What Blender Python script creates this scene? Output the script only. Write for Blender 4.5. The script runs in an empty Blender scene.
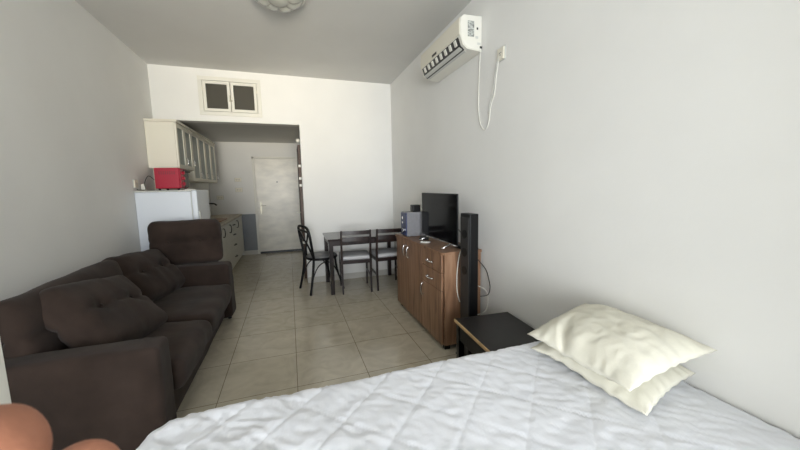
import bpy, bmesh, math, random
from mathutils import Vector, Matrix, noise
random.seed(4)
PI = math.pi
C = bpy.context.scene.collection
SC = bpy.context.scene

# ------------------------------------------------------------------ camera
CAM = Vector((0, 0, 1.37))
CR = Vector((0.94651005, -0.32201898, -0.02055507))
CU = Vector((0.05718693, 0.10471359, 0.99285685))
CF = Vector((0.31756635, 0.94092446, -0.11752774))
cam = bpy.data.cameras.new('camera')
cam.sensor_width = 36.0
cam.lens = 324.76 / 800 * 36
cam.clip_start = 0.01
cam.dof.use_dof = True
cam.dof.focus_distance = 2.6
cam.dof.aperture_fstop = 18
camo = bpy.data.objects.new('camera', cam)
C.objects.link(camo)
m = Matrix.Identity(4)
for i in range(3):
    m[i][0], m[i][1], m[i][2], m[i][3] = CR[i], CU[i], -CF[i], CAM[i]
camo.matrix_world = m
SC.camera = camo

# ------------------------------------------------------------------ light
SC.view_settings.view_transform = 'Standard'
SC.view_settings.look = 'None'
SC.view_settings.gamma = 1
SC.view_settings.use_curve_mapping = False
SC.view_settings.exposure = 0.30
w = bpy.data.worlds.new('world')
SC.world = w
w.use_nodes = True
w.node_tree.nodes['Background'].inputs[0].default_value = (0.75, 0.87, 1.0, 1)
w.node_tree.nodes['Background'].inputs[1].default_value = 1.2


def area(name, loc, target, sx, sy, power, col, spread=180):
    l = bpy.data.lights.new(name, 'AREA')
    l.shape = 'RECTANGLE'
    l.size, l.size_y = sx, sy
    l.energy = power
    l.color = col
    l.spread = math.radians(spread)
    o = bpy.data.objects.new(name, l)
    C.objects.link(o)
    o.location = loc
    o.rotation_euler = (Vector(target) - Vector(loc)).to_track_quat('-Z', 'Y').to_euler()
    return o


# daylight entering by the window behind the photographer, and sunlight thrown up by the ground outside
area('window_daylight', (-.5, -3.32, 1.35), (.9, 3.0, 1.15), 1.7, 1.9, 15, (0.93, 0.965, 1.0), 62)
area('window_skylight', (-.4, -3.31, 1.22), (.6, 4, 1.1), 1.9, 2.25, 120, (0.92, 0.96, 1.0))
area('ground_bounce', (0.0, -3.30, 1.2), (-0.2, 4.8, 2.70), 2.0, 1.2, 7.5, (1.0, 0.87, 0.64), 28)


# ------------------------------------------------------------------ materials
def lin(c):
    return tuple(((v / 255 / 12.92) if v / 255 <= .04045 else ((v / 255 + .055) / 1.055) ** 2.4) for v in c) + (1,)


def mat(name, col, rough=.5, metal=0, var=0, vscale=6, bump=0, bscale=60, spec=.5, sheen=0, coat=0, trans=0, stretch=None, detail=4):
    mt = bpy.data.materials.new(name)
    mt.use_nodes = True
    nt = mt.node_tree
    b = nt.nodes['Principled BSDF']
    b.inputs['Base Color'].default_value = lin(col)
    b.inputs['Roughness'].default_value = rough
    b.inputs['Metallic'].default_value = metal
    b.inputs['Specular IOR Level'].default_value = spec
    b.inputs['Sheen Weight'].default_value = sheen
    b.inputs['Coat Weight'].default_value = coat
    b.inputs['Transmission Weight'].default_value = trans
    tc = nt.nodes.new('ShaderNodeTexCoord')
    vec = tc.outputs['Object']
    if stretch:
        mp = nt.nodes.new('ShaderNodeMapping')
        mp.inputs['Scale'].default_value = stretch
        nt.links.new(vec, mp.inputs[0])
        vec = mp.outputs[0]
    if var:
        n = nt.nodes.new('ShaderNodeTexNoise')
        n.inputs['Scale'].default_value = vscale
        n.inputs['Detail'].default_value = detail
        nt.links.new(vec, n.inputs['Vector'])
        r = nt.nodes.new('ShaderNodeValToRGB')
        a = lin([max(0, min(255, v * (1 - var))) for v in col])
        d = lin([max(0, min(255, v * (1 + var))) for v in col])
        r.color_ramp.elements[0].position = .3
        r.color_ramp.elements[1].position = .7
        r.color_ramp.elements[0].color = a
        r.color_ramp.elements[1].color = d
        nt.links.new(n.outputs['Fac'], r.inputs[0])
        nt.links.new(r.outputs[0], b.inputs['Base Color'])
    if bump:
        n2 = nt.nodes.new('ShaderNodeTexNoise')
        n2.inputs['Scale'].default_value = bscale
        n2.inputs['Detail'].default_value = 5
        nt.links.new(vec, n2.inputs['Vector'])
        bp = nt.nodes.new('ShaderNodeBump')
        bp.inputs['Strength'].default_value = bump
        bp.inputs['Distance'].default_value = .01
        nt.links.new(n2.outputs['Fac'], bp.inputs['Height'])
        nt.links.new(bp.outputs[0], b.inputs['Normal'])
    return mt


def wood(name, dark, mid, light, scale=(9, 9, .9), rough=.42):
    mt = mat(name, mid, rough)
    nt = mt.node_tree
    b = nt.nodes['Principled BSDF']
    tc = nt.nodes.new('ShaderNodeTexCoord')
    mp = nt.nodes.new('ShaderNodeMapping')
    mp.inputs['Scale'].default_value = scale
    nt.links.new(tc.outputs['Object'], mp.inputs[0])
    n = nt.nodes.new('ShaderNodeTexNoise')
    n.inputs['Scale'].default_value = 1.6
    n.inputs['Detail'].default_value = 8
    n.inputs['Distortion'].default_value = 1.3
    nt.links.new(mp.outputs[0], n.inputs['Vector'])
    r = nt.nodes.new('ShaderNodeValToRGB')
    e = r.color_ramp.elements
    e[0].position, e[0].color = .3, lin(dark)
    e[1].position, e[1].color = .72, lin(light)
    k = e.new(.5)
    k.color = lin(mid)
    nt.links.new(n.outputs['Fac'], r.inputs[0])
    nt.links.new(r.outputs[0], b.inputs['Base Color'])
    bp = nt.nodes.new('ShaderNodeBump')
    bp.inputs['Strength'].default_value = .12
    bp.inputs['Distance'].default_value = .005
    nt.links.new(n.outputs['Fac'], bp.inputs['Height'])
    nt.links.new(bp.outputs[0], b.inputs['Normal'])
    return mt


def tile_mat():
    mt = mat('floor_tile', (168, 157, 136), .14)
    nt = mt.node_tree
    b = nt.nodes['Principled BSDF']
    tc = nt.nodes.new('ShaderNodeTexCoord')
    mp = nt.nodes.new('ShaderNodeMapping')
    mp.inputs['Location'].default_value = (.52 * 2, -2.24 * 2, 0)
    mp.inputs['Scale'].default_value = (2, 2, 2)
    nt.links.new(tc.outputs['Object'], mp.inputs[0])
    br = nt.nodes.new('ShaderNodeTexBrick')
    br.offset = 0
    br.squash = 1
    br.inputs['Scale'].default_value = 1
    br.inputs['Brick Width'].default_value = 1
    br.inputs['Row Height'].default_value = 1
    br.inputs['Mortar Size'].default_value = .0045
    br.inputs['Mortar Smooth'].default_value = .2
    br.inputs['Bias'].default_value = 0
    br.inputs['Color1'].default_value = lin((206, 198, 180))
    br.inputs['Color2'].default_value = lin((201, 193, 174))
    br.inputs['Mortar'].default_value = lin((120, 106, 88))
    nt.links.new(mp.outputs[0], br.inputs['Vector'])
    n = nt.nodes.new('ShaderNodeTexNoise')
    n.inputs['Scale'].default_value = 5
    n.inputs['Detail'].default_value = 8
    n.inputs['Distortion'].default_value = 1.8
    nt.links.new(tc.outputs['Object'], n.inputs['Vector'])
    r = nt.nodes.new('ShaderNodeValToRGB')
    r.color_ramp.elements[0].position = .3
    r.color_ramp.elements[0].color = (.86, .85, .83, 1)
    r.color_ramp.elements[1].position = .7
    r.color_ramp.elements[1].color = (1.06, 1.06, 1.06, 1)
    nt.links.new(n.outputs['Fac'], r.inputs[0])
    mx = nt.nodes.new('ShaderNodeMix')
    mx.data_type = 'RGBA'
    mx.blend_type = 'MULTIPLY'
    mx.inputs[0].default_value = 1
    nt.links.new(br.outputs['Color'], mx.inputs[6])
    nt.links.new(r.outputs[0], mx.inputs[7])
    nt.links.new(mx.outputs[2], b.inputs['Base Color'])
    bp = nt.nodes.new('ShaderNodeBump')
    bp.inputs['Strength'].default_value = .25
    bp.inputs['Distance'].default_value = .004
    bp.invert = True
    nt.links.new(br.outputs['Fac'], bp.inputs['Height'])
    n3 = nt.nodes.new('ShaderNodeTexNoise')
    n3.inputs['Scale'].default_value = 7
    n3.inputs['Detail'].default_value = 2
    nt.links.new(tc.outputs['Object'], n3.inputs['Vector'])
    bp2 = nt.nodes.new('ShaderNodeBump')
    bp2.inputs['Strength'].default_value = .12
    bp2.inputs['Distance'].default_value = .01
    nt.links.new(n3.outputs['Fac'], bp2.inputs['Height'])
    nt.links.new(bp.outputs[0], bp2.inputs['Normal'])
    nt.links.new(bp2.outputs[0], b.inputs['Normal'])
    return mt


M = dict(
    wall=mat('wall_paint', (236, 235, 231), .75, var=.012, vscale=1.5, bump=.06, bscale=40),
    ceil=mat('ceiling_paint', (216, 215, 211), .8, var=.01, vscale=2),
    dado=mat('grey_dado_paint', (128, 132, 137), .5, var=.04, vscale=3),
    tile=tile_mat(),
    skirt=mat('skirting_tile', (200, 197, 190), .3, var=.03, vscale=4),
    white=mat('white_lacquer', (226, 224, 214), .4),
    cream=mat('cream_paint', (233, 228, 212), .45),
    fridge=mat('fridge_enamel', (226, 231, 238), .28),
    greyw=mat('grey_white_plastic', (205, 206, 200), .4),
    plastic=mat('white_plastic', (232, 230, 220), .35),
    dplastic=mat('dark_plastic', (40, 40, 40), .4),
    black=mat("black_plastic", (10, 10, 12), .4, spec=.3),
    gloss=mat('black_gloss', (8, 9, 12), .10, spec=.10),
    glass=mat('dusty_hatch_glass', (96, 93, 84), .12, trans=.35),
    frost=mat('frosted_glass', (150, 158, 150), .35, trans=.25),
    red=mat('red_enamel', (170, 18, 50), .3),
    chrome=mat('chrome', (220, 220, 220), .2, metal=1),
    brass=mat('aged_metal', (190, 186, 170), .4, metal=.6),
    sofa=mat('brown_suede', (55, 45, 40), .95, var=.16, vscale=5, bump=.35, bscale=9, sheen=.08, spec=.15),
    wood=wood('walnut_board', (100, 72, 54), (138, 104, 79), (160, 126, 100)),
    darkwood=wood('dark_stained_wood', (24, 17, 17), (38, 27, 26), (52, 37, 34), rough=.3),
    tabletop=mat('dark_table_laminate', (46, 38, 38), .16, var=.1, vscale=10),
    blackwood=mat("black_brown_wood", (24, 22, 22), .45, var=.1, vscale=12),
    edge=mat('raw_board_edge', (196, 164, 120), .6, var=.08, vscale=30),
    seat=mat('grey_seat_fabric', (204, 204, 206), .85, bump=.2, bscale=200),
    seatdark=mat('grey_vinyl_seat', (112, 112, 112), .4),
    silver=mat('silver_speaker', (126, 126, 130), .45, var=.03, vscale=60),
    blue=mat('blue_panel', (38, 50, 92), .35),
    marble=mat('beige_worktop', (186, 172, 148), .3, var=.12, vscale=18),
    boardw=wood('chopping_board', (120, 86, 58), (152, 112, 80), (170, 132, 98), scale=(3, 14, 3)),
    door=mat('worn_white_door', (222, 218, 206), .32, var=.07, vscale=3.2, stretch=(1, 1, 2.2)),
    brown=mat('brown_door_edge', (74, 50, 36), .5),
    quilt=mat('white_quilt', (238, 240, 246), .85, bump=.3, bscale=14, sheen=.2, spec=.2),
    pillow=mat('cream_pillow', (226, 223, 208), .85, var=.035, vscale=7, bump=.25, bscale=16, spec=.2),
    mattress=mat('mattress_cloth', (220, 220, 220), .9),
    skin=mat('skin', (164, 110, 86), .6, var=.08, vscale=60, bump=.1, bscale=200),
    nail=mat('nail', (214, 160, 140), .3),
    lampglass=mat('moulded_lamp_glass', (205, 205, 196), .18, trans=.3),
)


# ------------------------------------------------------------------ helpers
def link(name, me, mt, parent=None, smooth=False):
    o = bpy.data.objects.new(name, me)
    C.objects.link(o)
    if mt is not None:
        me.materials.append(M[mt] if isinstance(mt, str) else mt)
    if smooth:
        for p in me.polygons:
            p.use_smooth = True
    if parent is not None:
        o.parent = parent
    return o


def obj(name, bm, mt, parent=None, smooth=False, angle=None):
    me = bpy.data.meshes.new(name)
    bmesh.ops.recalc_face_normals(bm, faces=bm.faces)
    bm.to_mesh(me)
    bm.free()
    o = link(name, me, mt, parent, smooth or angle is not None)
    if angle is not None:
        me.set_sharp_from_angle(angle=math.radians(angle))
    return o


def nb():
    return bmesh.new()


def box(bm, x0, x1, y0, y1, z0, z1, bev=0, seg=2, mtx=None):
    r = bmesh.ops.create_cube(bm, size=1)
    vs = r['verts']
    for v in vs:
        v.co = Vector(((x0 + x1) / 2 + v.co.x * (x1 - x0), (y0 + y1) / 2 + v.co.y * (y1 - y0), (z0 + z1) / 2 + v.co.z * (z1 - z0)))
    if bev:
        es = list({e for v in vs for e in v.link_edges})
        r2 = bmesh.ops.bevel(bm, geom=es, offset=bev, segments=seg, profile=.5, affect='EDGES')
        vs = list({v for f in r2['faces'] for v in f.verts} | {v for v in vs if v.is_valid})
    if mtx is not None:
        for v in vs:
            if v.is_valid:
                v.co = mtx @ v.co
    return bm


def tube(bm, pts, r, n=10, caps=True, sx=1.0):
    pts = [Vector(p) for p in pts]
    rs = r if isinstance(r, (list, tuple)) else [r] * len(pts)
    rings = []
    up = None
    for i, p in enumerate(pts):
        a = pts[max(0, i - 1)]
        b = pts[min(len(pts) - 1, i + 1)]
        t = (b - a).normalized()
        if up is None:
            up = t.orthogonal().normalized()
        else:
            up = (up - t * up.dot(t)).normalized()
        s = t.cross(up)
        rings.append([bm.verts.new(p + (up * math.cos(2 * PI * k / n) * sx + s * math.sin(2 * PI * k / n)) * rs[i]) for k in range(n)])
    for a, b in zip(rings, rings[1:]):
        for k in range(n):
            bm.faces.new((a[k], a[(k + 1) % n], b[(k + 1) % n], b[k]))
    if caps:
        bm.faces.new(rings[0][::-1])
        bm.faces.new(rings[-1])
    return bm


def spline(ps, n=8):
    ps = [Vector(p) for p in ps]
    out = []
    for i in range(len(ps) - 1):
        p0 = ps[max(0, i - 1)]
        p1, p2 = ps[i], ps[i + 1]
        p3 = ps[min(len(ps) - 1, i + 2)]
        for k in range(n):
            t = k / n
            out.append(.5 * ((2 * p1) + (p2 - p0) * t + (2 * p0 - 5 * p1 + 4 * p2 - p3) * t * t + (3 * p1 - p0 - 3 * p2 + p3) * t ** 3))
    out.append(ps[-1])
    return out


def lathe(bm, prof, n=32, fn=None):
    rings = []
    for (r, z) in prof:
        rings.append([bm.verts.new(((r * math.cos(2 * PI * k / n)), r * math.sin(2 * PI * k / n), z + (fn(r, 2 * PI * k / n) if fn else 0))) for k in range(n)])
    for a, b in zip(rings, rings[1:]):
        for k in range(n):
            bm.faces.new((a[k], a[(k + 1) % n], b[(k + 1) % n], b[k]))
    bm.faces.new(rings[0][::-1])
    bm.faces.new(rings[-1])
    return bm


def prism(bm, prof, axis, a, b):
    """profile of (u, v) pairs run along an axis: x -> (y, z), y -> (x, z), z -> (x, y)"""
    def P(u, v, t):
        return {'x': (t, u, v), 'y': (u, t, v), 'z': (u, v, t)}[axis]
    A = [bm.verts.new(P(u, v, a)) for u, v in prof]
    B = [bm.verts.new(P(u, v, b)) for u, v in prof]
    n = len(prof)
    for k in range(n):
        bm.faces.new((A[k], A[(k + 1) % n], B[(k + 1) % n], B[k]))
    bm.faces.new(A[::-1])
    bm.faces.new(B)
    return bm


def soft(bm, s, r, puff=(0, 0, 0), m=12, k=4, tufts=(), seams=(), wob=0, seed=0, mtx=None):
    """a padded block: rounded corners, swollen faces, tufts pressed in, loose wrinkles"""
    def ax(L):
        h = L / 2
        c = [-h + r * (1 - math.cos(PI / 2 * i / k)) for i in range(k)]
        mid = [-h + r + (L - 2 * r) * i / m for i in range(m + 1)]
        return c + mid + [-v for v in reversed(c)]
    X, Y, Z = ax(s[0]), ax(s[1]), ax(s[2])
    cache = {}

    def V(i, j, l):
        key = (i, j, l)
        if key in cache:
            return cache[key]
        p = Vector((X[i], Y[j], Z[l]))
        core = Vector([max(-(s[a] / 2 - r), min(s[a] / 2 - r, p[a])) for a in range(3)])
        d = p - core
        if d.length > 1e-7:
            p = core + d.normalized() * r
        q = [2 * p[a] / s[a] for a in range(3)]
        for a in range(3):
            b, c = (a + 1) % 3, (a + 2) % 3
            p[a] += puff[a] * q[a] * (1 - abs(q[b]) ** 2.5) * (1 - abs(q[c]) ** 2.5)
        for (a, u, v, dep, rad) in tufts:
            b, c = (a + 1) % 3, (a + 2) % 3
            dd = ((p[b] - u) ** 2 + (p[c] - v) ** 2) / rad ** 2
            p[a] -= math.copysign(dep * math.exp(-dd), q[a]) * min(1, abs(q[a]) * 1.2)
        for (a, b, u, dep, rad) in seams:
            p[a] -= math.copysign(dep * math.exp(-((p[b] - u) / rad) ** 2), q[a]) * min(1, abs(q[a]) * 1.2)
        if wob:
            o = Vector((seed * 7.3, seed * 3.1, 0))
            p += Vector((noise.noise(p * 6 + o), noise.noise(p * 6 + o + Vector((9, 0, 0))), noise.noise(p * 6 + o + Vector((0, 9, 0))))) * wob
            p += Vector((noise.noise(p * 17 + o), noise.noise(p * 17 + o + Vector((9, 0, 0))), noise.noise(p * 17 + o + Vector((0, 9, 0))))) * wob * .3
        if mtx is not None:
            p = mtx @ p
        cache[key] = bm.verts.new(p)
        return cache[key]
    nx, ny, nz = len(X) - 1, len(Y) - 1, len(Z) - 1
    for i in range(nx):
        for j in range(ny):
            bm.faces.new((V(i, j, 0), V(i, j + 1, 0), V(i + 1, j + 1, 0), V(i + 1, j, 0)))
            bm.faces.new((V(i, j, nz), V(i + 1, j, nz), V(i + 1, j + 1, nz), V(i, j + 1, nz)))
    for i in range(nx):
        for l in range(nz):
            bm.faces.new((V(i, 0, l), V(i + 1, 0, l), V(i + 1, 0, l + 1), V(i, 0, l + 1)))
            bm.faces.new((V(i, ny, l), V(i, ny, l + 1), V(i + 1, ny, l + 1), V(i + 1, ny, l)))
    for j in range(ny):
        for l in range(nz):
            bm.faces.new((V(0, j, l), V(0, j, l + 1), V(0, j + 1, l + 1), V(0, j + 1, l)))
            bm.faces.new((V(nx, j, l), V(nx, j + 1, l), V(nx, j + 1, l + 1), V(nx, j, l + 1)))
    return bm


def TR(x, y, z, rx=0, ry=0, rz=0):
    return Matrix.Translation((x, y, z)) @ Matrix.Rotation(rz, 4, 'Z') @ Matrix.Rotation(ry, 4, 'Y') @ Matrix.Rotation(rx, 4, 'X')


def tag(o, label, cat, group=None):
    o['label'] = label
    o['category'] = cat
    if group:
        o['group'] = group
    return o


def thing(name, label, cat, loc=(0, 0, 0), rotz=0, group=None):
    o = bpy.data.objects.new(name, None)
    o.empty_display_size = .1
    C.objects.link(o)
    o.location = loc
    o.rotation_euler = (0, 0, rotz)
    return tag(o, label, cat, group)


def struct(name, bm, mt, parent=None, **k):
    o = obj(name, bm, mt, parent, **k)
    if parent is None:
        o['kind'] = 'structure'
    return o


def sthing(name, loc=(0, 0, 0)):
    o = bpy.data.objects.new(name, None)
    C.objects.link(o)
    o.location = loc
    o['kind'] = 'structure'
    return o


def dup(root, loc, rotz, label):
    r = root.copy()
    C.objects.link(r)
    r.location = loc
    r.rotation_euler = (0, 0, rotz)
    r['label'] = label
    for ch in list(root.children):
        c = ch.copy()
        C.objects.link(c)
        c.parent = r
        for g in ch.children:
            d = g.copy()
            C.objects.link(d)
            d.parent = c
    return r


# ------------------------------------------------------------------ the room
XL, XR, H, BW, D2, LZ, OX = -1.51, 1.514, 2.88, 4.80, 7.45, 2.243, .187
KC = 2.335   # ceiling of the kitchen niche
HX = .285    # right wall of the niche
RW = -3.2    # wall with the window, behind the photographer
struct('floor', box(nb(), XL - .15, XR + .15, RW - .15, D2 + .15, -.12, 0), 'tile')
struct('ceiling', box(nb(), XL - .15, XR + .15, RW - .15, D2 + .15, H, H + .12), 'ceil')
struct('wall_left', box(nb(), XL - .15, XL, RW, D2, 0, H), 'wall')
struct('wall_right', box(nb(), XR, XR + .15, RW, BW + .15, 0, H), 'wall')
hx0, hx1, hz0, hz1 = -.953, -.325, 2.365, 2.742
b = nb()
box(b, OX, XR, BW, BW + .15, 0, H)
box(b, XL, OX, BW, BW + .15, LZ, hz0)
box(b, XL, OX, BW, BW + .15, hz1, H)
box(b, XL, hx0, BW, BW + .15, hz0, hz1)
box(b, hx1, OX, BW, BW + .15, hz0, hz1)
struct('wall_back', b, 'wall')
struct('ceiling_kitchen', box(nb(), XL, HX + .1, BW + .15, D2, KC, KC + .03), 'ceil')
struct('wall_kitchen', box(nb(), XL - .15, HX + .25, D2, D2 + .15, 0, H), 'wall')
struct('wall_hall', box(nb(), HX, HX + .1, BW + .15, D2, 0, H), 'wall')
b = nb()
box(b, XL - .15, -1.15, RW - .15, RW, 0, H)
box(b, 1.4, XR + .15, RW - .15, RW, 0, H)
box(b, -1.15, 1.4, RW - .15, RW, 2.4, H)
struct('wall_front', b, 'wall')
struct('light_blocker', box(nb(), 1.0, XR, -.50, -.38, 0, H), 'wall')  # unseen block added to keep window light off the near right wall
# white door leaf standing open beside the window, its edge at the left of the frame
d3 = sthing('door_3', (-.790, .30, 0))
obj('door_leaf', box(nb(), -.018, .018, 0, .86, .01, 2.05, .003), 'white', d3)
b = nb()
tube(b, [(-.018, .78, 1.0), (-.07, .78, 1.0), (-.07, .66, 1.0)], .009, 8)
obj('door_handle', b, 'chrome', d3)
# window frame behind the photographer
wf = sthing('window_1', (.125, RW - .1, 0))
b = nb()
for a, c in ((-1.275, -1.215), (-.03, .03), (1.215, 1.275)):
    box(b, a, c, 0, .06, 0, 2.4)
box(b, -1.275, 1.275, 0, .06, 0, .06)
box(b, -1.275, 1.275, 0, .06, 2.34, 2.4)
obj('window_frame', b, 'white', wf)
# grey painted dado and skirtings
b = nb()
box(b, -.97, -.665, D2 - .006, D2, .09, .862)
struct('trim_dado', b, 'dado')
b = nb()
box(b, OX, XR, BW - .012, BW, 0, .085, .003)
struct('baseboard_back', b, 'skirt')
struct('baseboard_right', box(nb(), XR - .012, XR, 1.32, BW - .012, 0, .085, .003), 'skirt')
struct('baseboard_left', box(nb(), XL, XL + .012, 1.30, 4.0, 0, .085, .003), 'skirt')
struct('baseboard_kitchen', box(nb(), -.97, -.70, D2 - .014, D2 - .0065, 0, .09, .002), 'skirt')

# storage hatch window over the niche
hw = sthing('window_2', ((hx0 + hx1) / 2, BW, hz0))
hW, hH = (hx1 - hx0), hz1 - hz0
b = nb()
o_ = .048
for (a, c, d, e) in ((-hW / 2 - o_, hW / 2 + o_, -o_, 0), (-hW / 2 - o_, hW / 2 + o_, hH, hH + o_), (-hW / 2 - o_, -hW / 2, 0, hH), (hW / 2, hW / 2 + o_, 0, hH)):
    box(b, a, c, -.014, .0, d, e, .003)
obj('window_trim', b, 'white', hw)
for sgn in (-1, 1):
    b = nb()
    x0, x1 = (-hW / 2 + .004, -.003) if sgn < 0 else (.003, hW / 2 - .004)
    st = .034
    for (a, c, d, e) in ((x0, x1, .004, .004 + st), (x0, x1, hH - .004 - st, hH - .004), (x0, x0 + st, .004 + st, hH - .004 - st), (x1 - st, x1, .004 + st, hH - .004 - st)):
        box(b, a, c, -.012, .022, d, e, .003)
    sa = obj('window_sash', b, 'white', hw)
    obj('pane', box(nb(), x0 + st - .004, x1 - st + .004, .006, .010, .004 + st - .004, hH - st), 'glass', sa)
    hz = obj('hinge', box(nb(), sgn * (hW / 2) - .006, sgn * (hW / 2) + .006, -.018, -.010, .25, .29, .002), 'cream', hw)
b = nb()
tube(b, [(-.004, -.014, .20), (-.004, -.034, .20), (-.004, -.034, .145)], .006, 8)
box(b, -.02, .02, -.02, -.011, .13, .15, .002)
obj('latch', b, 'brass', hw, smooth=False)

# front door at the end of the niche
dr = sthing('door_1', (-.22, D2, 0))
b = nb()
for (a, c, d, e) in ((-.475, -.432, 0, 2.045), (.432, .475, 0, 2.045), (-.475, .475, 2.004, 2.045)):
    box(b, a, c, -.03, 0, d, e, .004)
obj('door_frame', b, 'white', dr)
dl = obj('door_leaf', box(nb(), -.430, .430, -.022, -.001, .03, 2.0, .003), 'door', dr)
obj('draught_strip', box(nb(), -.430, .430, -.034, -.022, .006, .05, .003), 'dplastic', dr)
b = nb()
box(b, -.375, -.335, -.03, -.022, .86, 1.10, .004)
tube(b, [(-.355, -.03, 1.03), (-.355, -.07, 1.03), (-.25, -.075, 1.03)], .009, 8)
obj('door_handle', b, 'brass', dr)
b = nb()
tube(b, [(-.355, -.028, .92), (-.355, -.042, .92)], .018, 12)
obj('lock', b, 'brass', dr)
b = nb()
tube(b, [(-.01, -.022, 1.52), (-.01, -.030, 1.52)], .014, 12)
obj('peephole', b, 'dplastic', dr)

# brown door standing open along the right of the niche
d2 = sthing('door_2', (.172, 5.0, 0))
b = nb()
box(b, -.018, .018, 0, .62, .02, 2.0, .003)
obj('door_leaf', b, 'brown', d2)
for z in (.55, 1.40, 1.50, 1.68):
    b = nb()
    box(b, -.024, .012, -.006, .004, z, z + .035, .002)
    obj('hinge', b, 'plastic', d2)
b = nb()
tube(b, [(.0, .3, 1.0), (-.05, .3, 1.0), (-.05, .4, 1.0)], .009, 8)
obj('door_handle', b, 'brass', d2)
t = thing('wall_hook', 'round white knob hook above the open brown door in the kitchen passage', 'hook', (HX, 4.995, 2.055))
b = nb()
tube(b, [(-.001, 0, 0), (-.11, 0, 0)], .010, 10)
obj('stem', b, 'plastic', t, smooth=True)
b = nb()
soft(b, (.055, .055, .06), .026, m=2, k=4, mtx=TR(-.125, 0, 0))
obj('knob', b, 'plastic', t, smooth=True)


# ------------------------------------------------------------------ sofa
def handle_u(bm, p, q, out, r=.005):
    p, q, out = Vector(p), Vector(q), Vector(out)
    tube(bm, spline([p, p + out * .8, (p + q) / 2 + out * 1.15, q + out * .8, q], 5), r, 8)
    return bm


s = thing('sofa', 'long dark brown suede sofa along the left wall', 'sofa', (-1.055, 2.83, 0))
ox, oy = -1.055, 2.83
b = nb()
soft(b, (.76, 1.72, .22), .03, m=6, wob=.006, mtx=TR(-1.07 - ox, 2.80 - oy, .18))
obj('seat_base', b, 'sofa', s, smooth=True)
for (y0, y1, sd) in ((1.985, 2.655, 1), (2.66, 3.575, 2)):
    b = nb()
    soft(b, (.70, y1 - y0, .17), .045, (.012, .0, .022), m=14, wob=.014, seed=sd, tufts=[(2, .05, .0, .008, .2)], mtx=TR(-.955 - ox, (y0 + y1) / 2 - oy, .365, 0, .02, 0))
    obj('seat_cushion', b, 'sofa', s, smooth=True)
b = nb()
soft(b, (.20, 2.02, .60), .06, m=10, wob=.01, seed=4, mtx=TR(-1.385 - ox, 2.82 - oy, .42, 0, -.06, 0))
obj('backrest', b, 'sofa', s, smooth=True)
b = nb()
soft(b, (.84, .17, .56), .028, (0, .006, .006), m=12, wob=.005, seed=5, mtx=TR(-1.065 - ox, 1.875 - oy, .34))
a_ = obj('armrest', b, 'sofa', s, smooth=True)
b = nb()
soft(b, (.86, .25, .565), .04, (0, .01, .008), m=12, wob=.007, seed=6, mtx=TR(-1.05 - ox, 3.715 - oy, .345))
obj('armrest', b, 'sofa', s, smooth=True)
for x in (-1.40, -.68):
    for y in (1.86, 3.78):
        b = nb()
        tube(b, [(x - ox, y - oy, 0), (x - ox, y - oy, .08)], [.018, .026], 12)
        obj('foot', b, 'black', s)

CG = 'loose tufted cushions on the brown sofa'


def sofa_cushion(name, label, W, Hh, T, loc, rx, ry, rz, seed, rows=1):
    """W along local y, height along local z, thickness x; origin at the centre of its lower edge"""
    t = thing(name, label, 'cushion', loc, 0, CG)
    tf = [(0, -W * .22, 0.02 * 1, .03, .05), (0, W * .22, 0.02, .03, .05)]
    b = nb()
    soft(b, (T, W, Hh), min(T / 2 - .004, .06), (.032, .006, .006), m=18, k=5, wob=.012, seed=seed,
         tufts=tf, seams=[(0, 2, 0.02, .02, .018), (0, 1, 0, .006, .02)], mtx=TR(0, 0, 0, rx, ry, rz) @ Matrix.Translation((0, 0, Hh / 2)))
    obj('cushion_body', b, 'sofa', t, smooth=True)
    mt = TR(0, 0, 0, rx, ry, rz) @ Matrix.Translation((0, 0, Hh / 2))
    for yy in (-W * .22, W * .22):
        c = mt @ Vector((T / 2 + .032 * .75 - .024, yy, .02))
        d = mt.to_3x3() @ Vector((1, 0, 0))
        obj('tuft_button', tube(nb(), [c - d * .004, c + d * .002], .009, 10), 'sofa', t, smooth=True)
    return t


sofa_cushion('sofa_cushion', 'upright rectangular cushion perched on the sofa arm by the refrigerator', .62, .44, .16, (-1.015, 3.80, .632), 0, 0, -PI / 2, 11)
sofa_cushion('sofa_cushion', 'slumped tufted cushion against the sofa back, beside the far seat', .72, .45, .17, (-1.08, 3.30, .465), -.10, -.66, -.06, 12)
sofa_cushion('sofa_cushion', 'tufted cushion leaning askew in front of the others behind the sofa armrest', .68, .46, .17, (-.93, 2.33, .475), -.22, -.72, .06, 13)
sofa_cushion('sofa_cushion', 'dark back cushion half hidden behind the askew leaning cushion', 1.0, .42, .11, (-1.225, 2.42, .465), 0, -.12, 0, 14)

# ------------------------------------------------------------------ bed
BZ = .55
bed = thing('bed', 'low bed base with mattress beneath the white quilt', 'bed', (.5, .5, 0))
b = nb()
box(b, -.96, .99, -.74, .74, .08, .26, .01)
obj('bed_frame', b, 'blackwood', bed)
for x in (-.9, .93):
    for y in (-.68, .68):
        obj('leg', box(nb(), x - .03, x + .03, y - .03, y + .03, 0, .08), 'blackwood', bed)
b = nb()
soft(b, (1.94, 1.52, .25), .06, m=8, mtx=TR(.02, .01, .39))
obj('mattress', b, 'mattress', bed, smooth=True)


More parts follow.
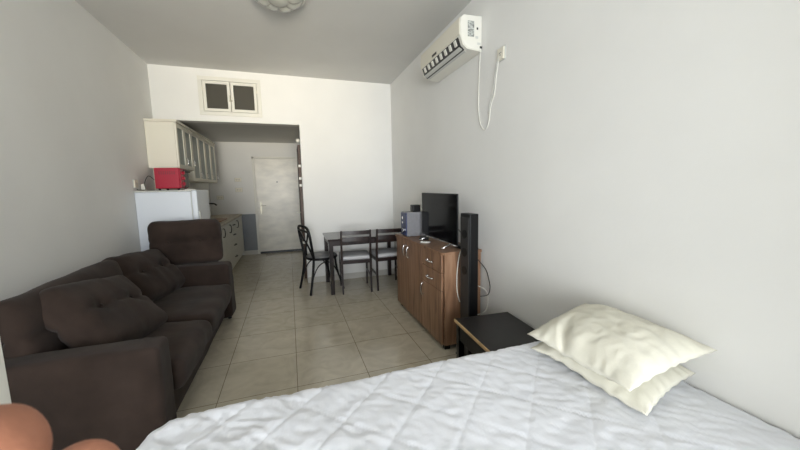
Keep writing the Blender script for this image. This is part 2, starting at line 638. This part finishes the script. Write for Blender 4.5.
def quilt():
    bm = bmesh.new()
    x0, x1, y0, y1 = -.52, 1.502, -.30, 1.33
    rc, re = .14, .05
    step = .0095
    ax, bx = x0 - .26, x1
    ay, by = y0 - .26, y1 + .26
    nx, ny = int((bx - ax) / step), int((by - ay) / step)
    # rounded rectangle inset by re; right side open to the wall
    cx0, cy0, cy1 = x0 + rc, y0 + rc, y1 - rc
    grid = []
    for i in range(nx + 1):
        row = []
        for j in range(ny + 1):
            x = ax + (bx - ax) * i / nx
            y = ay + (by - ay) * j / ny
            qx = min(x - cx0, 0)
            qy = (y - cy1) if y > cy1 else (y - cy0 if y < cy0 else 0)
            L = math.hypot(qx, qy)
            px, py, pz = x, y, 0.0
            n = Vector((0, 0, 1))
            d = L - (rc - re)
            if d > 0 and L > 1e-6:
                ux, uy = qx / L, qy / L
                bxp, byp = x - ux * d, y - uy * d
                th = d / re
                if th < PI / 2:
                    px, py, pz = bxp + ux * re * math.sin(th), byp + uy * re * math.sin(th), -re * (1 - math.cos(th))
                    n = Vector((ux * math.sin(th), uy * math.sin(th), math.cos(th)))
                else:
                    e = d - re * PI / 2
                    px, py, pz = bxp + ux * (re + e * .06), byp + uy * (re + e * .06), -re - e
                    n = Vector((ux, uy, 0))
            a = (x + y - 1.47) / .27
            c = (x - y + .10) / .275
            fa, fc = abs(math.sin(PI * a)), abs(math.sin(PI * c))
            h = .006 * min(1, fa * 9) ** .6 * min(1, fc * 9) ** .6
            P3 = Vector((x, y, 0))
            wr = noise.noise(Vector((x * 5 + y * 2.5, y * 11 - x * 5, 1.3))) * .004
            rd = noise.noise(Vector((x * 9 - y * 4, y * 24 + x * 14, 5)))
            wr += (1 - abs(rd) * 3) * .0022
            rd2 = noise.noise(Vector((x * 30 + y * 13, y * 13 - x * 9, 8)))
            wr += (1 - abs(rd2) * 3) * .0018
            wr *= .75 + .9 * max(0, min(1, (.35 - x) / .6))
            big = noise.noise(Vector((x * 2.2, y * 2.6, 3))) * .008
            p = Vector((px, py, BZ + pz)) + n * (h + wr + big * .8)
            if x > 1.40:
                p.z -= (x - 1.40) * .12
            row.append(bm.verts.new(p))
        grid.append(row)
    for i in range(nx):
        for j in range(ny):
            bm.faces.new((grid[i][j], grid[i + 1][j], grid[i + 1][j + 1], grid[i][j + 1]))
    return bm


q = obj('quilt', quilt(), 'quilt', smooth=True)
md = q.modifiers.new('cloth_thickness', 'SOLIDIFY')
md.thickness = .006
md.offset = -1
tag(q, 'white diamond-stitched quilt spread over the bed', 'quilt')


def pillow(label, A, B, Cc, D, T, lift, seed, crease=False):
    """A far front, B near front, Cc near wall, D far wall: the four pointed corners"""
    A, B, Cc, D = map(Vector, (A, B, Cc, D))
    bm = bmesh.new()
    N = 64
    rows = {}
    for side in (1, -1):
        for i in range(N + 1):
            for j in range(N + 1):
                u, v = i / N, j / N       # u: front to wall, v: near to far
                # sides drawn in between the corners
                pu, pv = math.sin(PI * u), math.sin(PI * v)
                uu = u + .040 * pv * (1 - 2 * u) * (1 - 4 * u * (1 - u) * .6)
                vv = v + .028 * pu * (1 - 2 * v) * (1 - 4 * v * (1 - v) * .6)
                base = B * (1 - uu) * (1 - vv) + Cc * uu * (1 - vv) + A * (1 - uu) * vv + D * uu * vv
                eu, ev = min(u, 1 - u) * 2, min(v, 1 - v) * 2
                f = (1 - (1 - eu) ** 2.3) ** .62 * (1 - (1 - ev) ** 2.3) ** .62
                k = Vector((u * 3.2, v * 4.2, side * 2.0 + seed))
                e = min(1, eu * 3, ev * 3)
                z = side * T * f + lift * f
                z += side * (noise.noise(k) * .012 + (1 - 3 * abs(noise.noise(k * 2.6))) * .0022) * e
                rip = math.exp(-ev * 7) * min(1, eu * 4) * math.sin(u * 46 + 4 * noise.noise(k)) + math.exp(-eu * 7) * min(1, ev * 4) * math.sin(v * 40 + 5 * noise.noise(k + Vector((5, 0, 0))))
                z += rip * .0035
                if crease and side > 0:
                    c = .60 + .16 * math.sin(u * 4.2)
                    z -= .022 * math.exp(-((v - c) / .045) ** 2) * max(0, 1 - u / .5) * min(1, eu * 5 + .3)
                    z += .010 * math.exp(-((v - c + .12) / .07) ** 2) * max(0, 1 - u / .6) * min(1, eu * 4)
                p = base + Vector((0, 0, z))
                p.z += .008 * math.sin(v * 6.3 + seed) * (1 - u)
                edge = i in (0, N) or j in (0, N)
                if edge and side < 0:
                    rows[(side, i, j)] = rows[(1, i, j)]
                else:
                    p.x = min(p.x, 1.506)
                    rows[(side, i, j)] = bm.verts.new(p)
    for side in (1, -1):
        for i in range(N):
            for j in range(N):
                q4 = (rows[(side, i, j)], rows[(side, i + 1, j)], rows[(side, i + 1, j + 1)], rows[(side, i, j + 1)])
                bm.faces.new(q4 if side > 0 else q4[::-1])
    return tag(obj('pillow', bm, 'pillow', smooth=True), label, 'pillow', 'stacked cream pillows on the bed')


pillow('lower of the two stacked cream pillows, flat on the white quilt', (1.052, 1.205, .585), (1.105, .698, .580), (1.497, .778, .605), (1.485, 1.32, .61), .040, .036, 3)
pillow('plump upper cream pillow resting on the lower pillow by the right wall', (1.022, 1.194, .66), (1.026, .706, .675), (1.484, .71, .738), (1.485, 1.29, .722), .055, .036, 8, True)

# ------------------------------------------------------------------ nightstand
ns = thing('nightstand', 'black-brown bedside table with a raw light board edge', 'table', (1.26, 1.69, 0), math.radians(-4))
b = nb()
box(b, -.215, .205, -.29, .27, .41, .432, .002)
obj('tabletop', b, 'blackwood', ns)
obj('board_edge', box(nb(), -.223, -.2155, -.29, .27, .411, .431, .001), 'edge', ns)
for x, y in ((-.19, -.26), (-.19, .24), (.18, -.26), (.18, .24)):
    obj('leg', box(nb(), x - .02, x + .02, y - .02, y + .02, 0, .41), 'black', ns)
obj('drawer', box(nb(), -.205, .19, -.23, .22, .29, .408, .004), 'black', ns)
obj('shelf', box(nb(), -.19, .18, -.24, .22, .12, .135, .002), 'blackwood', ns)

# ------------------------------------------------------------------ sideboard
sb = thing('sideboard', 'walnut-coloured sideboard with three doors and two drawers', 'sideboard', (1.32, 2.905, 0))


def SB(x0, x1, y0, y1, z0, z1, bev=.002):
    return box(nb(), x0 - 1.32, x1 - 1.32, y0 - 2.905, y1 - 2.905, z0, z1, bev)


b = nb()
prism(b, [(1.125, 2.345), (1.145, 2.31), (1.495, 2.31), (1.495, 3.50), (1.125, 3.50)], 'z', .813, .835)
for v in b.verts:
    v.co -= Vector((1.32, 2.905, 0))
obj('top_board', b, 'wood', sb)
b = nb()
for a in ((1.155, 1.49, 2.315, 2.333, .045, .813), (1.155, 1.49, 3.482, 3.498, .045, .813), (1.155, 1.49, 2.333, 3.482, .045, .062), (1.48, 1.49, 2.333, 3.482, .062, .813), (1.155, 1.48, 2.752, 2.768, .062, .813)):
    box(b, a[0] - 1.32, a[1] - 1.32, a[2] - 2.905, a[3] - 2.905, a[4], a[5])
obj('carcass', b, 'wood', sb)
fr = [('door', 3.130, 3.496, .048, .81, ('v', 3.185, .70)), ('door', 2.764, 3.126, .048, .81, ('v', 3.075, .70)),
      ('drawer', 2.335, 2.760, .662, .81, ('h', 2.54, .725)), ('drawer', 2.335, 2.760, .510, .657, ('h', 2.54, .58)), ('door', 2.335, 2.760, .048, .505, ('v', 2.70, .43))]
for nm, y0, y1, z0, z1, (k, hy, hz) in fr:
    f = obj(nm, SB(1.134, 1.153, y0, y1, z0, z1, .003), 'wood', sb)
    b = nb()
    x = 1.134 - 1.32
    y = hy - 2.905
    if k == 'v':
        handle_u(b, (x, y, hz - .05), (x, y, hz + .05), (-.028, 0, 0), .006)
    else:
        handle_u(b, (x, y - .055, hz), (x, y + .055, hz), (-.028, 0, 0), .006)
    obj('handle', b, 'chrome', f, smooth=True)
for y in (2.36, 3.45):
    for x in (1.19, 1.45):
        obj('foot', box(nb(), x - .025 - 1.32, x + .025 - 1.32, y - .025 - 2.905, y + .025 - 2.905, 0, .045, .003), 'black', sb)

# television
tv = thing('television', 'flat black television on two silver feet on the sideboard', 'television', (1.29, 2.705, .835), math.radians(-1.0))
obj('screen_housing', box(nb(), -.012, .0, -.385, .385, .04, .468, .003), 'black', tv)
obj('rear_cover', box(nb(), .0005, .035, -.28, .25, .07, .38, .012), 'black', tv)
b = nb()
box(b, -.0145, -.0122, -.378, .378, .052, .461)
obj('screen', b, 'gloss', tv)
obj('bottom_bezel', box(nb(), -.016, -.012, -.385, .385, .038, .046, .001), 'chrome', tv)
for y in (-.25, .25):
    b = nb()
    tube(b, [(.01, y, .045), (-.10, y - .02, .006)], .007, 8)
    tube(b, [(.01, y, .045), (.10, y + .02, .006)], .007, 8)
    obj('stand_foot', b, 'chrome', tv, smooth=True)
# black set-top box under the screen
bx = obj('media_box', box(nb(), -.045, .045, -.075, .075, 0, .026, .006), 'black')
bx.location = (1.275, 3.01, .8352)
bx.rotation_euler = (0, 0, -.5)
tag(bx, 'small black media box under the television by its first silver foot', 'media box')
bx = obj('media_box', box(nb(), -.04, .04, -.05, .05, 0, .026, .006), 'black')
bx.location = (1.375, 2.44, .8352)
tag(bx, 'small black box between the television foot and the tower speaker', 'media box')
rc = thing('remote_control', 'small pale remote control lying on the sideboard before the television', 'remote', (1.195, 2.80, .8352), math.radians(50))
obj('casing', box(nb(), -.019, .019, -.045, .045, 0, .016, .005), 'greyw', rc)
b = nb()
for i in range(3):
    for j in range(2):
        box(b, -.012 + j * .014, -.002 + j * .014, -.03 + i * .02, -.02 + i * .02, .0155, .0185)
obj('keypad', b, 'dplastic', rc)

# silver speaker box with a blue face
sp = thing('speaker', 'silver-grey subwoofer with a blue control face on the sideboard', 'speaker', (1.27, 3.30, .835))
obj('cabinet', box(nb(), -.105, .12, -.09, .09, .004, .262, .005), 'silver', sp)
obj('control_panel', box(nb(), -.116, -.105, -.083, .083, .010, .256, .004), 'blue', sp)
for (y, z, r) in ((0, .20, .018), (0, .15, .014), (-.0, .065, .028)):
    b = nb()
    tube(b, [(-.116, y, z), (-.128, y, z)], r, 16)
    obj('knob', b, 'chrome', sp)
for y in (-.07, .07):
    for x in (-.09, .1):
        obj('foot', box(nb(), x - .01, x + .01, y - .01, y + .01, 0, .004), 'black', sp)
sc = thing('small_speaker', 'tiny black cube speaker standing on the silver subwoofer', 'speaker', (1.285, 3.275, 1.0971))
obj('cabinet', box(nb(), -.045, .045, -.04, .04, 0, .075, .006), 'black', sc)
b = nb()
tube(b, [(-.045, 0, .037), (-.050, 0, .037)], .026, 16)
obj('speaker_cone', b, 'dplastic', sc)

# tower speaker
tw = thing('tower_speaker', 'slim black tower speaker on the floor beside the sideboard', 'speaker', (1.284, 2.155, 0))
obj('cabinet', box(nb(), -.036, .036, -.07, .07, .02, 1.157, .004), 'black', tw)
obj('plinth', box(nb(), -.07, .07, -.09, .09, 0, .02, .004), 'black', tw)
obj('grille', box(nb(), -.042, -.0365, -.062, .062, .05, 1.13, .002), 'dplastic', tw)
for z in (1.0, .86, .72):
    b = nb()
    tube(b, [(-.042, 0, z), (-.045, 0, z)], .034, 18)
    obj('speaker_cone', b, 'black', tw)


def cable(label, pts, r, mt, n=8):
    o = obj('cable', tube(nb(), spline(pts, n), r, 6), mt, smooth=True)
    return tag(o, label, 'cable')


cable('white cable hanging down the sideboard end beside the tower speaker', [(1.36, 2.36, .841), (1.31, 2.32, .845), (1.280, 2.300, .81), (1.262, 2.30, .70), (1.256, 2.30, .60), (1.258, 2.295, .50), (1.275, 2.285, .42)], .0038, 'plastic')
cable('black cable looping out from behind the tower speaker near the wall', [(1.44, 2.28, .76), (1.49, 2.24, .68), (1.50, 2.21, .60), (1.498, 2.19, .54), (1.485, 2.20, .48), (1.44, 2.24, .46)], .0035, 'black')
cable('white cable looping low from behind the tower speaker near the wall', [(1.44, 2.27, .54), (1.495, 2.24, .50), (1.50, 2.22, .42), (1.47, 2.21, .34), (1.40, 2.23, .31)], .0035, 'plastic')
cable('thin black lead running from the television to the tower speaker', [(1.33, 2.44, 1.02), (1.345, 2.37, .96), (1.35, 2.32, .90), (1.352, 2.27, .88), (1.335, 2.23, .88)], .003, 'black')

# ------------------------------------------------------------------ dining table and chairs
tb = thing('dining_table', 'dark brown rectangular dining table against the back wall', 'table', (.94, 4.45, 0))
obj('tabletop', box(nb(), -.515, .515, -.345, .335, .70, .725, .004), 'tabletop', tb)
b = nb()
for a in ((-.48, .48, -.325, -.305), (-.48, .48, .295, .315), (-.49, -.47, -.31, .30), (.47, .49, -.31, .30)):
    box(b, *a, .635, .70)
obj('apron', b, 'darkwood', tb)
for x in (-.475, .475):
    for y in (-.31, .30):
        obj('leg', box(nb(), x - .025, x + .025, y - .025, y + .025, 0, .70, .003), 'darkwood', tb)


def ladder_chair(label, loc, rz):
    t = thing('dining_chair', label, 'chair', loc, rz, 'ladder-back chairs at the dining table')
    for sx in (-1, 1):
        b = nb()
        tube(b, [(sx * .185, -.215, 0), (sx * .185, -.195, .25), (sx * .185, -.195, .46), (sx * .185, -.225, .70), (sx * .183, -.245, .83)], [.015, .018, .019, .017, .015], 4)
        obj('leg', b, 'darkwood', t)
        b = nb()
        tube(b, [(sx * .185, .19, 0), (sx * .185, .185, .44)], [.015, .02], 4)
        obj('leg', b, 'darkwood', t)
        obj('stretcher', box(nb(), sx * .185 - .008, sx * .185 + .008, -.19, .18, .20, .225, .002), 'darkwood', t)
    b = nb()
    for a in ((-.185, .185, -.21, -.19), (-.185, .185, .175, .195), (-.195, -.175, -.19, .18), (.175, .195, -.19, .18)):
        box(b, *a, .395, .44)
    obj('seat_frame', b, 'darkwood', t)
    b = nb()
    soft(b, (.40, .40, .045), .02, (0, 0, .012), m=8, mtx=TR(0, .01, .4625))
    obj('seat', b, 'seat', t, smooth=True)
    for (z0, z1, y) in ((.775, .825, -.242), (.69, .745, -.230)):
        b = nb()
        pts = []
        for i in range(9):
            x = -.18 + .36 * i / 8
            pts.append((x, y - .012 * (1 - (x / .18) ** 2)))
        A = [(x, yy) for x, yy in pts] + [(x, yy + .016) for x, yy in reversed(pts)]
        prism(b, A, 'z', z0, z1)
        obj('back_slat', b, 'darkwood', t)
    return t


c0 = ladder_chair('ladder-back chair with pale seat, beside the black cross-back chair', (.79, 4.285, 0), -.08)
dup(c0, (1.235, 4.275, 0), -.02, 'ladder-back chair with pale seat, partly behind the sideboard')

cb = thing('cross_back_chair', 'black bentwood cross-back chair at the end of the dining table', 'chair', (.37, 4.47, 0), -PI / 2 + .30)
# local: faces +y, back at -y
for sx in (-1, 1):
    b = nb()
    tube(b, spline([(sx * .20, -.25, 0), (sx * .175, -.20, .25), (sx * .17, -.175, .46)], 5), .016, 10)
    obj('leg', b, 'black', cb, smooth=True)
    b = nb()
    tube(b, spline([(sx * .20, .22, 0), (sx * .165, .15, .25), (sx * .155, .125, .45)], 5), [.012] * 5 + [.015] * 6, 10)
    obj('leg', b, 'black', cb, smooth=True)
    b = nb()
    tube(b, spline([(sx * .172, -.20, .20), (sx * .17, -.13, .34), (sx * .165, -.02, .40), (sx * .165, .08, .36), (sx * .17, .155, .22)], 5), .008, 8)
    obj('brace', b, 'black', cb, smooth=True)
b = nb()
tube(b, spline([(-.17, -.175, .46), (-.185, -.20, .62), (-.19, -.225, .78), (-.15, -.24, .865), (0, -.25, .885), (.15, -.24, .865), (.19, -.225, .78), (.185, -.20, .62), (.17, -.175, .46)], 7), .017, 10)
obj('back_hoop', b, 'black', cb, smooth=True)
for sx in (-1, 1):
    b = nb()
    tube(b, spline([(sx * .12, -.165, .47), (sx * .05, -.19, .60), (-sx * .08, -.215, .72), (-sx * .175, -.235, .82)], 6), .016, 8, sx=.7)
    obj('cross_slat', b, 'black', cb, smooth=True)
b = nb()
tube(b, [(-.17, -.232, .815), (-.09, -.242, .822), (0, -.246, .825), (.09, -.242, .822), (.17, -.232, .815)], .024, 8, sx=.5)
obj('top_rail', b, 'black', cb, smooth=True)
b = nb()
lathe(b, [(.20, .43), (.212, .438), (.214, .452), (.205, .462)], 32)
obj('seat_ring', b, 'black', cb, smooth=True)
b = nb()
lathe(b, [(.195, .455), (.20, .468), (.19, .480), (.15, .487), (.05, .49)], 32)
obj('seat', b, 'seatdark', cb, smooth=True)

# ------------------------------------------------------------------ refrigerator, oven, kitchen
fr = thing('refrigerator', 'white refrigerator standing behind the sofa', 'refrigerator', (-1.222, 4.32, 0))
obj('body', box(nb(), -.285, .215, -.27, .28, .03, 1.365, .008), 'fridge', fr)
obj('top_panel', box(nb(), -.287, .225, -.275, .285, 1.366, 1.38, .004), 'greyw', fr)
dd = obj('door', box(nb(), .222, .275, -.27, .28, .05, 1.378, .012), 'fridge', fr)
obj('handle', box(nb(), .275, .29, -.25, -.225, .95, 1.15, .005), 'greyw', dd)
obj('gasket', box(nb(), .2155, .2215, -.262, .272, .06, 1.36), 'greyw', fr)
for x in (-.25, .18):
    for y in (-.24, .25):
        b = nb()
        tube(b, [(x, y, 0), (x, y, .03)], .02, 10)
        obj('foot', b, 'black', fr)
# toaster oven
to = thing('toaster_oven', 'red toaster oven on top of the refrigerator', 'oven', (-1.24, 4.36, 1.3805))
obj('body', box(nb(), -.13, .105, -.15, .16, .02, .245, .010), 'red', to)
b = nb()
for i in range(8):
    for j in range(2):
        box(b, -.085 + i * .02, -.078 + i * .02, -.1515, -.1495, .175 + j * .018, .187 + j * .018)
obj('vent_slots', b, 'dplastic', to)
dd = obj('door', box(nb(), .106, .118, -.03, .155, .03, .235, .004), 'gloss', to)
obj('control_panel', box(nb(), .106, .118, -.15, -.034, .03, .24, .004), 'red', to)
for z in (.19, .13, .07):
    b = nb()
    tube(b, [(.118, -.095, z), (.145, -.095, z)], .018, 14)
    obj('knob', b, 'red', to)
b = nb()
tube(b, [(.118, -.01, .21), (.14, -.01, .21), (.14, .13, .21), (.118, .13, .21)], .006, 8)
obj('handle', b, 'black', dd)
for x in (-.10, .08):
    for y in (-.12, .13):
        b = nb()
        tube(b, [(x, y, 0), (x, y, .021)], .012, 10)
        obj('foot', b, 'black', to)
# paper on the fridge
obj_ = obj('folded_cloth', box(nb(), -.05, .05, -.04, .04, 0, .012, .004), 'plastic')
obj_.location = (-1.06, 4.30, 1.3805)
tag(obj_, 'small folded white cloth on the refrigerator beside the red oven', 'cloth')

# upper cabinets
uc = thing('wall_cabinet', 'cream wall cabinet with frosted glass doors above the refrigerator', 'cabinet', (-1.355, 4.5, 1.5))
zt = 2.165 - 1.5
b = nb()
box(b, -.152, .135, 0, .62, .14, zt, .002)
box(b, -.152, .135, .62, 2.10, 0, zt, .002)
obj('carcass', b, 'cream', uc)
b = nb()
box(b, -.152, .17, -.015, 2.11, zt + .001, zt + .028, .005)
obj('cornice', b, 'cream', uc)
ys = [.003, .31, .62, .99, 1.36, 1.73, 2.098]
for i in range(6):
    y0, y1 = ys[i] + .002, ys[i + 1] - .002
    z0 = .142 if y1 < .63 else .002
    b = nb()
    st = .045
    for (a, c, d, e) in ((y0, y1, z0, z0 + st), (y0, y1, zt - .004 - st, zt - .004), (y0, y0 + st, z0 + st, zt - .004 - st), (y1 - st, y1, z0 + st, zt - .004 - st)):
        box(b, .136, .154, a, c, d, e)
    d_ = obj('door', b, 'cream', uc)
    obj('pane', box(nb(), .138, .144, y0 + st - .003, y1 - st + .003, z0 + st - .003, zt - .004 - st + .003), 'frost', d_)
    b = nb()
    handle_u(b, (.154, y1 - .02, z0 + .06), (.154, y1 - .02, z0 + .13), (.02, 0, 0), .004)
    obj('handle', b, 'chrome', d_, smooth=True)
# open shelf under the first cabinets
sh = thing('wall_shelf', 'white open box shelf under the wall cabinet behind the red oven', 'shelf', (-1.355, 4.62, 1.385))
b = nb()
box(b, -.152, -.135, 0, .45, 0, .254)
box(b, -.135, .10, .435, .45, 0, .254)
box(b, -.135, .10, 0, .435, 0, .014)
obj('shelf_body', b, 'cream', sh)
obj('shelf_lip', box(nb(), .101, .115, 0, .45, .0, .03, .002), 'white', sh)
sh.location.z = 1.386

# lower units
lc = thing('base_cabinet', 'white kitchen base cabinet with drawers beneath the beige worktop', 'cabinet', (-1.244, 4.65, 0))
b = nb()
box(b, -.265, .265, 0, 2.79, .08, .84, .002)
box(b, -.265, .235, 0, 2.79, 0, .08)
obj('carcass', b, 'white', lc)
for nm, y0, y1, z0, z1 in (('door', .01, .75, .09, .835), ('door', .755, 1.30, .09, .835), ('drawer', 1.305, 1.95, .66, .835), ('drawer', 1.305, 1.95, .50, .655), ('drawer', 1.305, 1.95, .30, .495), ('drawer', 1.305, 1.95, .09, .295), ('door', 1.955, 2.78, .09, .835)):
    f = obj(nm, box(nb(), .266, .284, y0, y1, z0, z1, .003), 'white', lc)
    b = nb()
    if nm == 'door':
        handle_u(b, (.284, y0 + .06 if y0 > 1.5 else y1 - .06, .68), (.284, y0 + .06 if y0 > 1.5 else y1 - .06, .80), (.03, 0, 0), .007)
    else:
        ym, zm = (y0 + y1) / 2, (z0 + z1) / 2 + .02
        handle_u(b, (.284, ym - .06, zm), (.284, ym + .06, zm), (.03, 0, 0), .007)
    obj('handle', b, 'dplastic', f, smooth=True)
wt = obj('worktop', box(nb(), -1.505, -.950, 4.63, 7.445, .842, .876, .004), 'marble')
tag(wt, 'beige stone worktop running to the end wall of the kitchen', 'worktop')
cbd = obj('chopping_board', box(nb(), -.17, .17, -.28, .28, 0, .02, .006), 'boardw')
cbd.location = (-1.20, 5.95, .877)
tag(cbd, 'brown wooden board lying on the kitchen worktop', 'chopping board')
fa = thing('faucet', 'dark wall-mounted kitchen tap over the worktop beyond the refrigerator', 'tap', (XL, 6.15, 1.14))
b = nb()
tube(b, [(.001, 0, 0), (.04, 0, 0)], .025, 12)
obj('mount', b, 'chrome', fa)
b = nb()
tube(b, spline([(.04, 0, 0), (.12, 0, .012), (.30, 0, .01), (.35, 0, -.02)], 5), .012, 10)
obj('spout', b, 'dplastic', fa, smooth=True)


def socket(label, loc, rz, w=.12, h=.075, k=2):
    t = thing('wall_socket', label, 'socket', loc, rz, 'sockets and switches on the walls')
    obj('frame', box(nb(), -w / 2 - .006, w / 2 + .006, -.005, -.0005, -h / 2 - .006, h / 2 + .006, .001), 'greyw', t)
    obj('plate', box(nb(), -w / 2, w / 2, -.016, -.005, -h / 2, h / 2, .003), 'cream', t)
    b = nb()
    for i in range(k):
        cx = (i - (k - 1) / 2) * .05
        for dx, dz in ((-.009, .006), (.009, .006), (0, -.008)):
            box(b, cx + dx - .003, cx + dx + .003, -.0175, -.0155, dz - .004, dz + .004)
    obj('socket_holes', b, 'dplastic', t)
    return t


socket('double white socket on the kitchen end wall, upper one of the pair beside the door', (-.98, D2, 1.575), 0)
socket('double white socket on the kitchen end wall, lower one of the pair beside the door', (-.975, D2, 1.37), 0, .13, .085)
socket('low white socket on the kitchen end wall above the worktop', (-1.33, D2, 1.22), 0)
socket('small white socket on the left wall beside the refrigerator', (XL, 4.10, 1.455), PI / 2, .08, .08, 1)
socket('white socket with the air conditioner plug high on the right wall', (XR, 2.10, 2.305), -PI / 2, .075, .085, 1)
pg = obj('power_plug', box(nb(), -1.496, -1.455, 4.195, 4.235, 1.385, 1.455, .008), 'plastic')
tag(pg, 'white plug adapter on the left wall next to the refrigerator top', 'plug')
cable('black lead running from the red oven to the wall', [(-1.40, 4.30, 1.50), (-1.44, 4.26, 1.54), (-1.46, 4.20, 1.46), (-1.44, 4.15, 1.395), (-1.49, 4.10, 1.392), (-1.50, 4.12, 1.40)], .0035, 'black')

# ------------------------------------------------------------------ air conditioner
ac = thing('air_conditioner', 'white split air conditioner mounted high on the right wall', 'air conditioner', (XR, 2.76, 2.42))
L = .40
b = nb()
prism(b, [(-.002, 0), (-.13, .012), (-.168, .04), (-.192, .105), (-.194, .19), (-.188, .235), (-.16, .258), (-.002, .262)], 'y', -L, L)
bmesh.ops.bevel(b, geom=[e for e in b.edges if abs(e.verts[0].co.y - e.verts[1].co.y) < .001], offset=.006, segments=2, affect='EDGES')
obj('body', b, 'plastic', ac, angle=40)
b = nb()
prism(b, [(-.1925, .108), (-.199, .112), (-.201, .19), (-.194, .238), (-.190, .232), (-.195, .19)], 'y', -L + .012, L - .012)
obj('front_panel', b, 'cream', ac, angle=30)
b = nb()
prism(b, [(-.140, .0105), (-.171, .036), (-.1955, .100), (-.190, .102), (-.165, .040), (-.137, .016)], 'y', -L + .04, L - .04)
obj('air_outlet', b, 'dplastic', ac)
for i in range(8):
    y = -L + .075 + i * .087
    obj('outlet_fin', prism(nb(), [(-.176, .052), (-.186, .052), (-.199, .092), (-.192, .096)], 'y', y, y + .034), 'plastic', ac)
b = nb()
prism(b, [(-.118, .005), (-.176, .028), (-.178, .033), (-.118, .010)], 'y', -L + .05, L - .05)
obj('louver', b, 'greyw', ac)
obj('display_window', box(nb(), -.2035, -.2, .02, .11, .118, .138), 'dplastic', ac)
b = nb()
box(b, -.13, -.075, -L - .0035, -L - .0005, .10, .215)
obj('sticker', b, mat('printed_sticker', (150, 152, 148), .5, var=.45, vscale=45, stretch=(1, 1, 2)), ac)
for (x, z, w_) in ((-.045, .165, .006), (-.05, .10, .012), (-.03, .055, .014), (-.012, .03, .010)):
    b = nb()
    box(b, x - w_, x + w_, -L - .0035, -L - .0005, z - .008, z + .008)
    obj('screw_cover', b, 'dplastic' if w_ < .011 else 'greyw', ac)
cable('white power lead hanging in a loop from the air conditioner to its socket', [(1.505, 2.372, 2.44), (1.505, 2.378, 2.36), (1.505, 2.388, 2.20), (1.505, 2.392, 2.0), (1.505, 2.36, 1.86), (1.505, 2.30, 1.805), (1.505, 2.25, 1.84), (1.505, 2.215, 1.98), (1.505, 2.175, 2.05), (1.504, 2.15, 2.18), (1.50, 2.12, 2.27), (1.50, 2.115, 2.30)], .0038, 'plastic')
cable('grey second strand of the air conditioner lead below its socket', [(1.503, 2.245, 1.92), (1.506, 2.235, 1.99), (1.504, 2.19, 2.08), (1.503, 2.165, 2.2), (1.498, 2.125, 2.28)], .0028, 'greyw')

# ------------------------------------------------------------------ ceiling lamp
cl = thing('ceiling_lamp', 'round moulded glass lamp on the ceiling, unlit', 'lamp', (.005, 2.82, H))
b = nb()
lathe(b, [(.20, -.001), (.21, -.02), (.208, -.045), (.19, -.05), (.188, -.03)], 48)
obj('rim', b, 'greyw', cl, smooth=True)


def petals(r, a):
    t_ = max(0, min(1, (r - .07) / .11))
    return -.024 * abs(math.sin(4 * a)) ** .6 * math.sin(PI * t_) if r > .07 else 0


b = nb()
lathe(b, [(.188, -.046), (.182, -.055), (.17, -.062), (.155, -.068), (.14, -.073), (.12, -.078), (.10, -.082), (.085, -.083), (.075, -.080), (.068, -.088), (.055, -.098), (.035, -.104), (.01, -.106)], 96, petals)
obj('glass_shade', b, 'lampglass', cl, smooth=True)


# ------------------------------------------------------------------ the photographer's hand
def cw(r, u, f):
    return CAM + CR * r + CU * u + CF * f


def skin_mesh(name, verts, edges, radii, mt, root=0, parent=None, sub=3):
    me = bpy.data.meshes.new(name)
    me.from_pydata([tuple(v) for v in verts], edges, [])
    o = bpy.data.objects.new(name, me)
    C.objects.link(o)
    sm = o.modifiers.new('skin', 'SKIN')
    sm.use_smooth_shade = True
    for i, r in enumerate(radii):
        me.skin_vertices[0].data[i].radius = (r, r) if not isinstance(r, tuple) else r
        me.skin_vertices[0].data[i].use_root = (i == root)
    ss = o.modifiers.new('sub', 'SUBSURF')
    ss.levels = ss.render_levels = sub
    me.materials.append(M[mt])
    if parent:
        o.parent = parent
    return o


V, E, R_ = [], [], []


def add(p, r, prev=None):
    V.append(cw(*p))
    R_.append(r)
    if prev is not None:
        E.append((prev, len(V) - 1))
    return len(V) - 1


palm = add((-.190, -.150, .072), .024)
wrist = add((-.235, -.205, .055), (.024), palm)
fa1 = add((-.290, -.290, .02), .030, wrist)
fa2 = add((-.37, -.42, -.04), .038, fa1)
chains = [
    [((-.150, -.104, .070), .0135), ((-.122, -.071, .077), .0135), ((-.104, -.058, .081), .0132), ((-.0945, -.0535, .083), .0115)],
    [((-.150, -.122, .084), .0120), ((-.118, -.094, .094), .0105), ((-.094, -.0745, .092), .0110), ((-.0815, -.0650, .089), .0098)],
    [((-.158, -.138, .096), .0115), ((-.130, -.116, .110), .0100), ((-.108, -.100, .106), .0092), ((-.098, -.094, .100), .0080)],
    [((-.168, -.154, .100), .0105), ((-.148, -.138, .114), .0088), ((-.130, -.124, .112), .0080), ((-.121, -.118, .106), .0070)],
]
for ch in chains:
    pr = palm
    for p_, r in ch:
        pr = add(p_, r, pr)
pr = palm
for p_, r in (((-.185, -.125, .045), .015), ((-.165, -.095, .035), .0125), ((-.145, -.078, .032), .0105)):
    pr = add(p_, r, pr)
hd = skin_mesh('hand', V, E, R_, 'skin', 0)
tag(hd, 'blurred hand with curled fingers reaching in beside the brown sofa arm', 'hand')
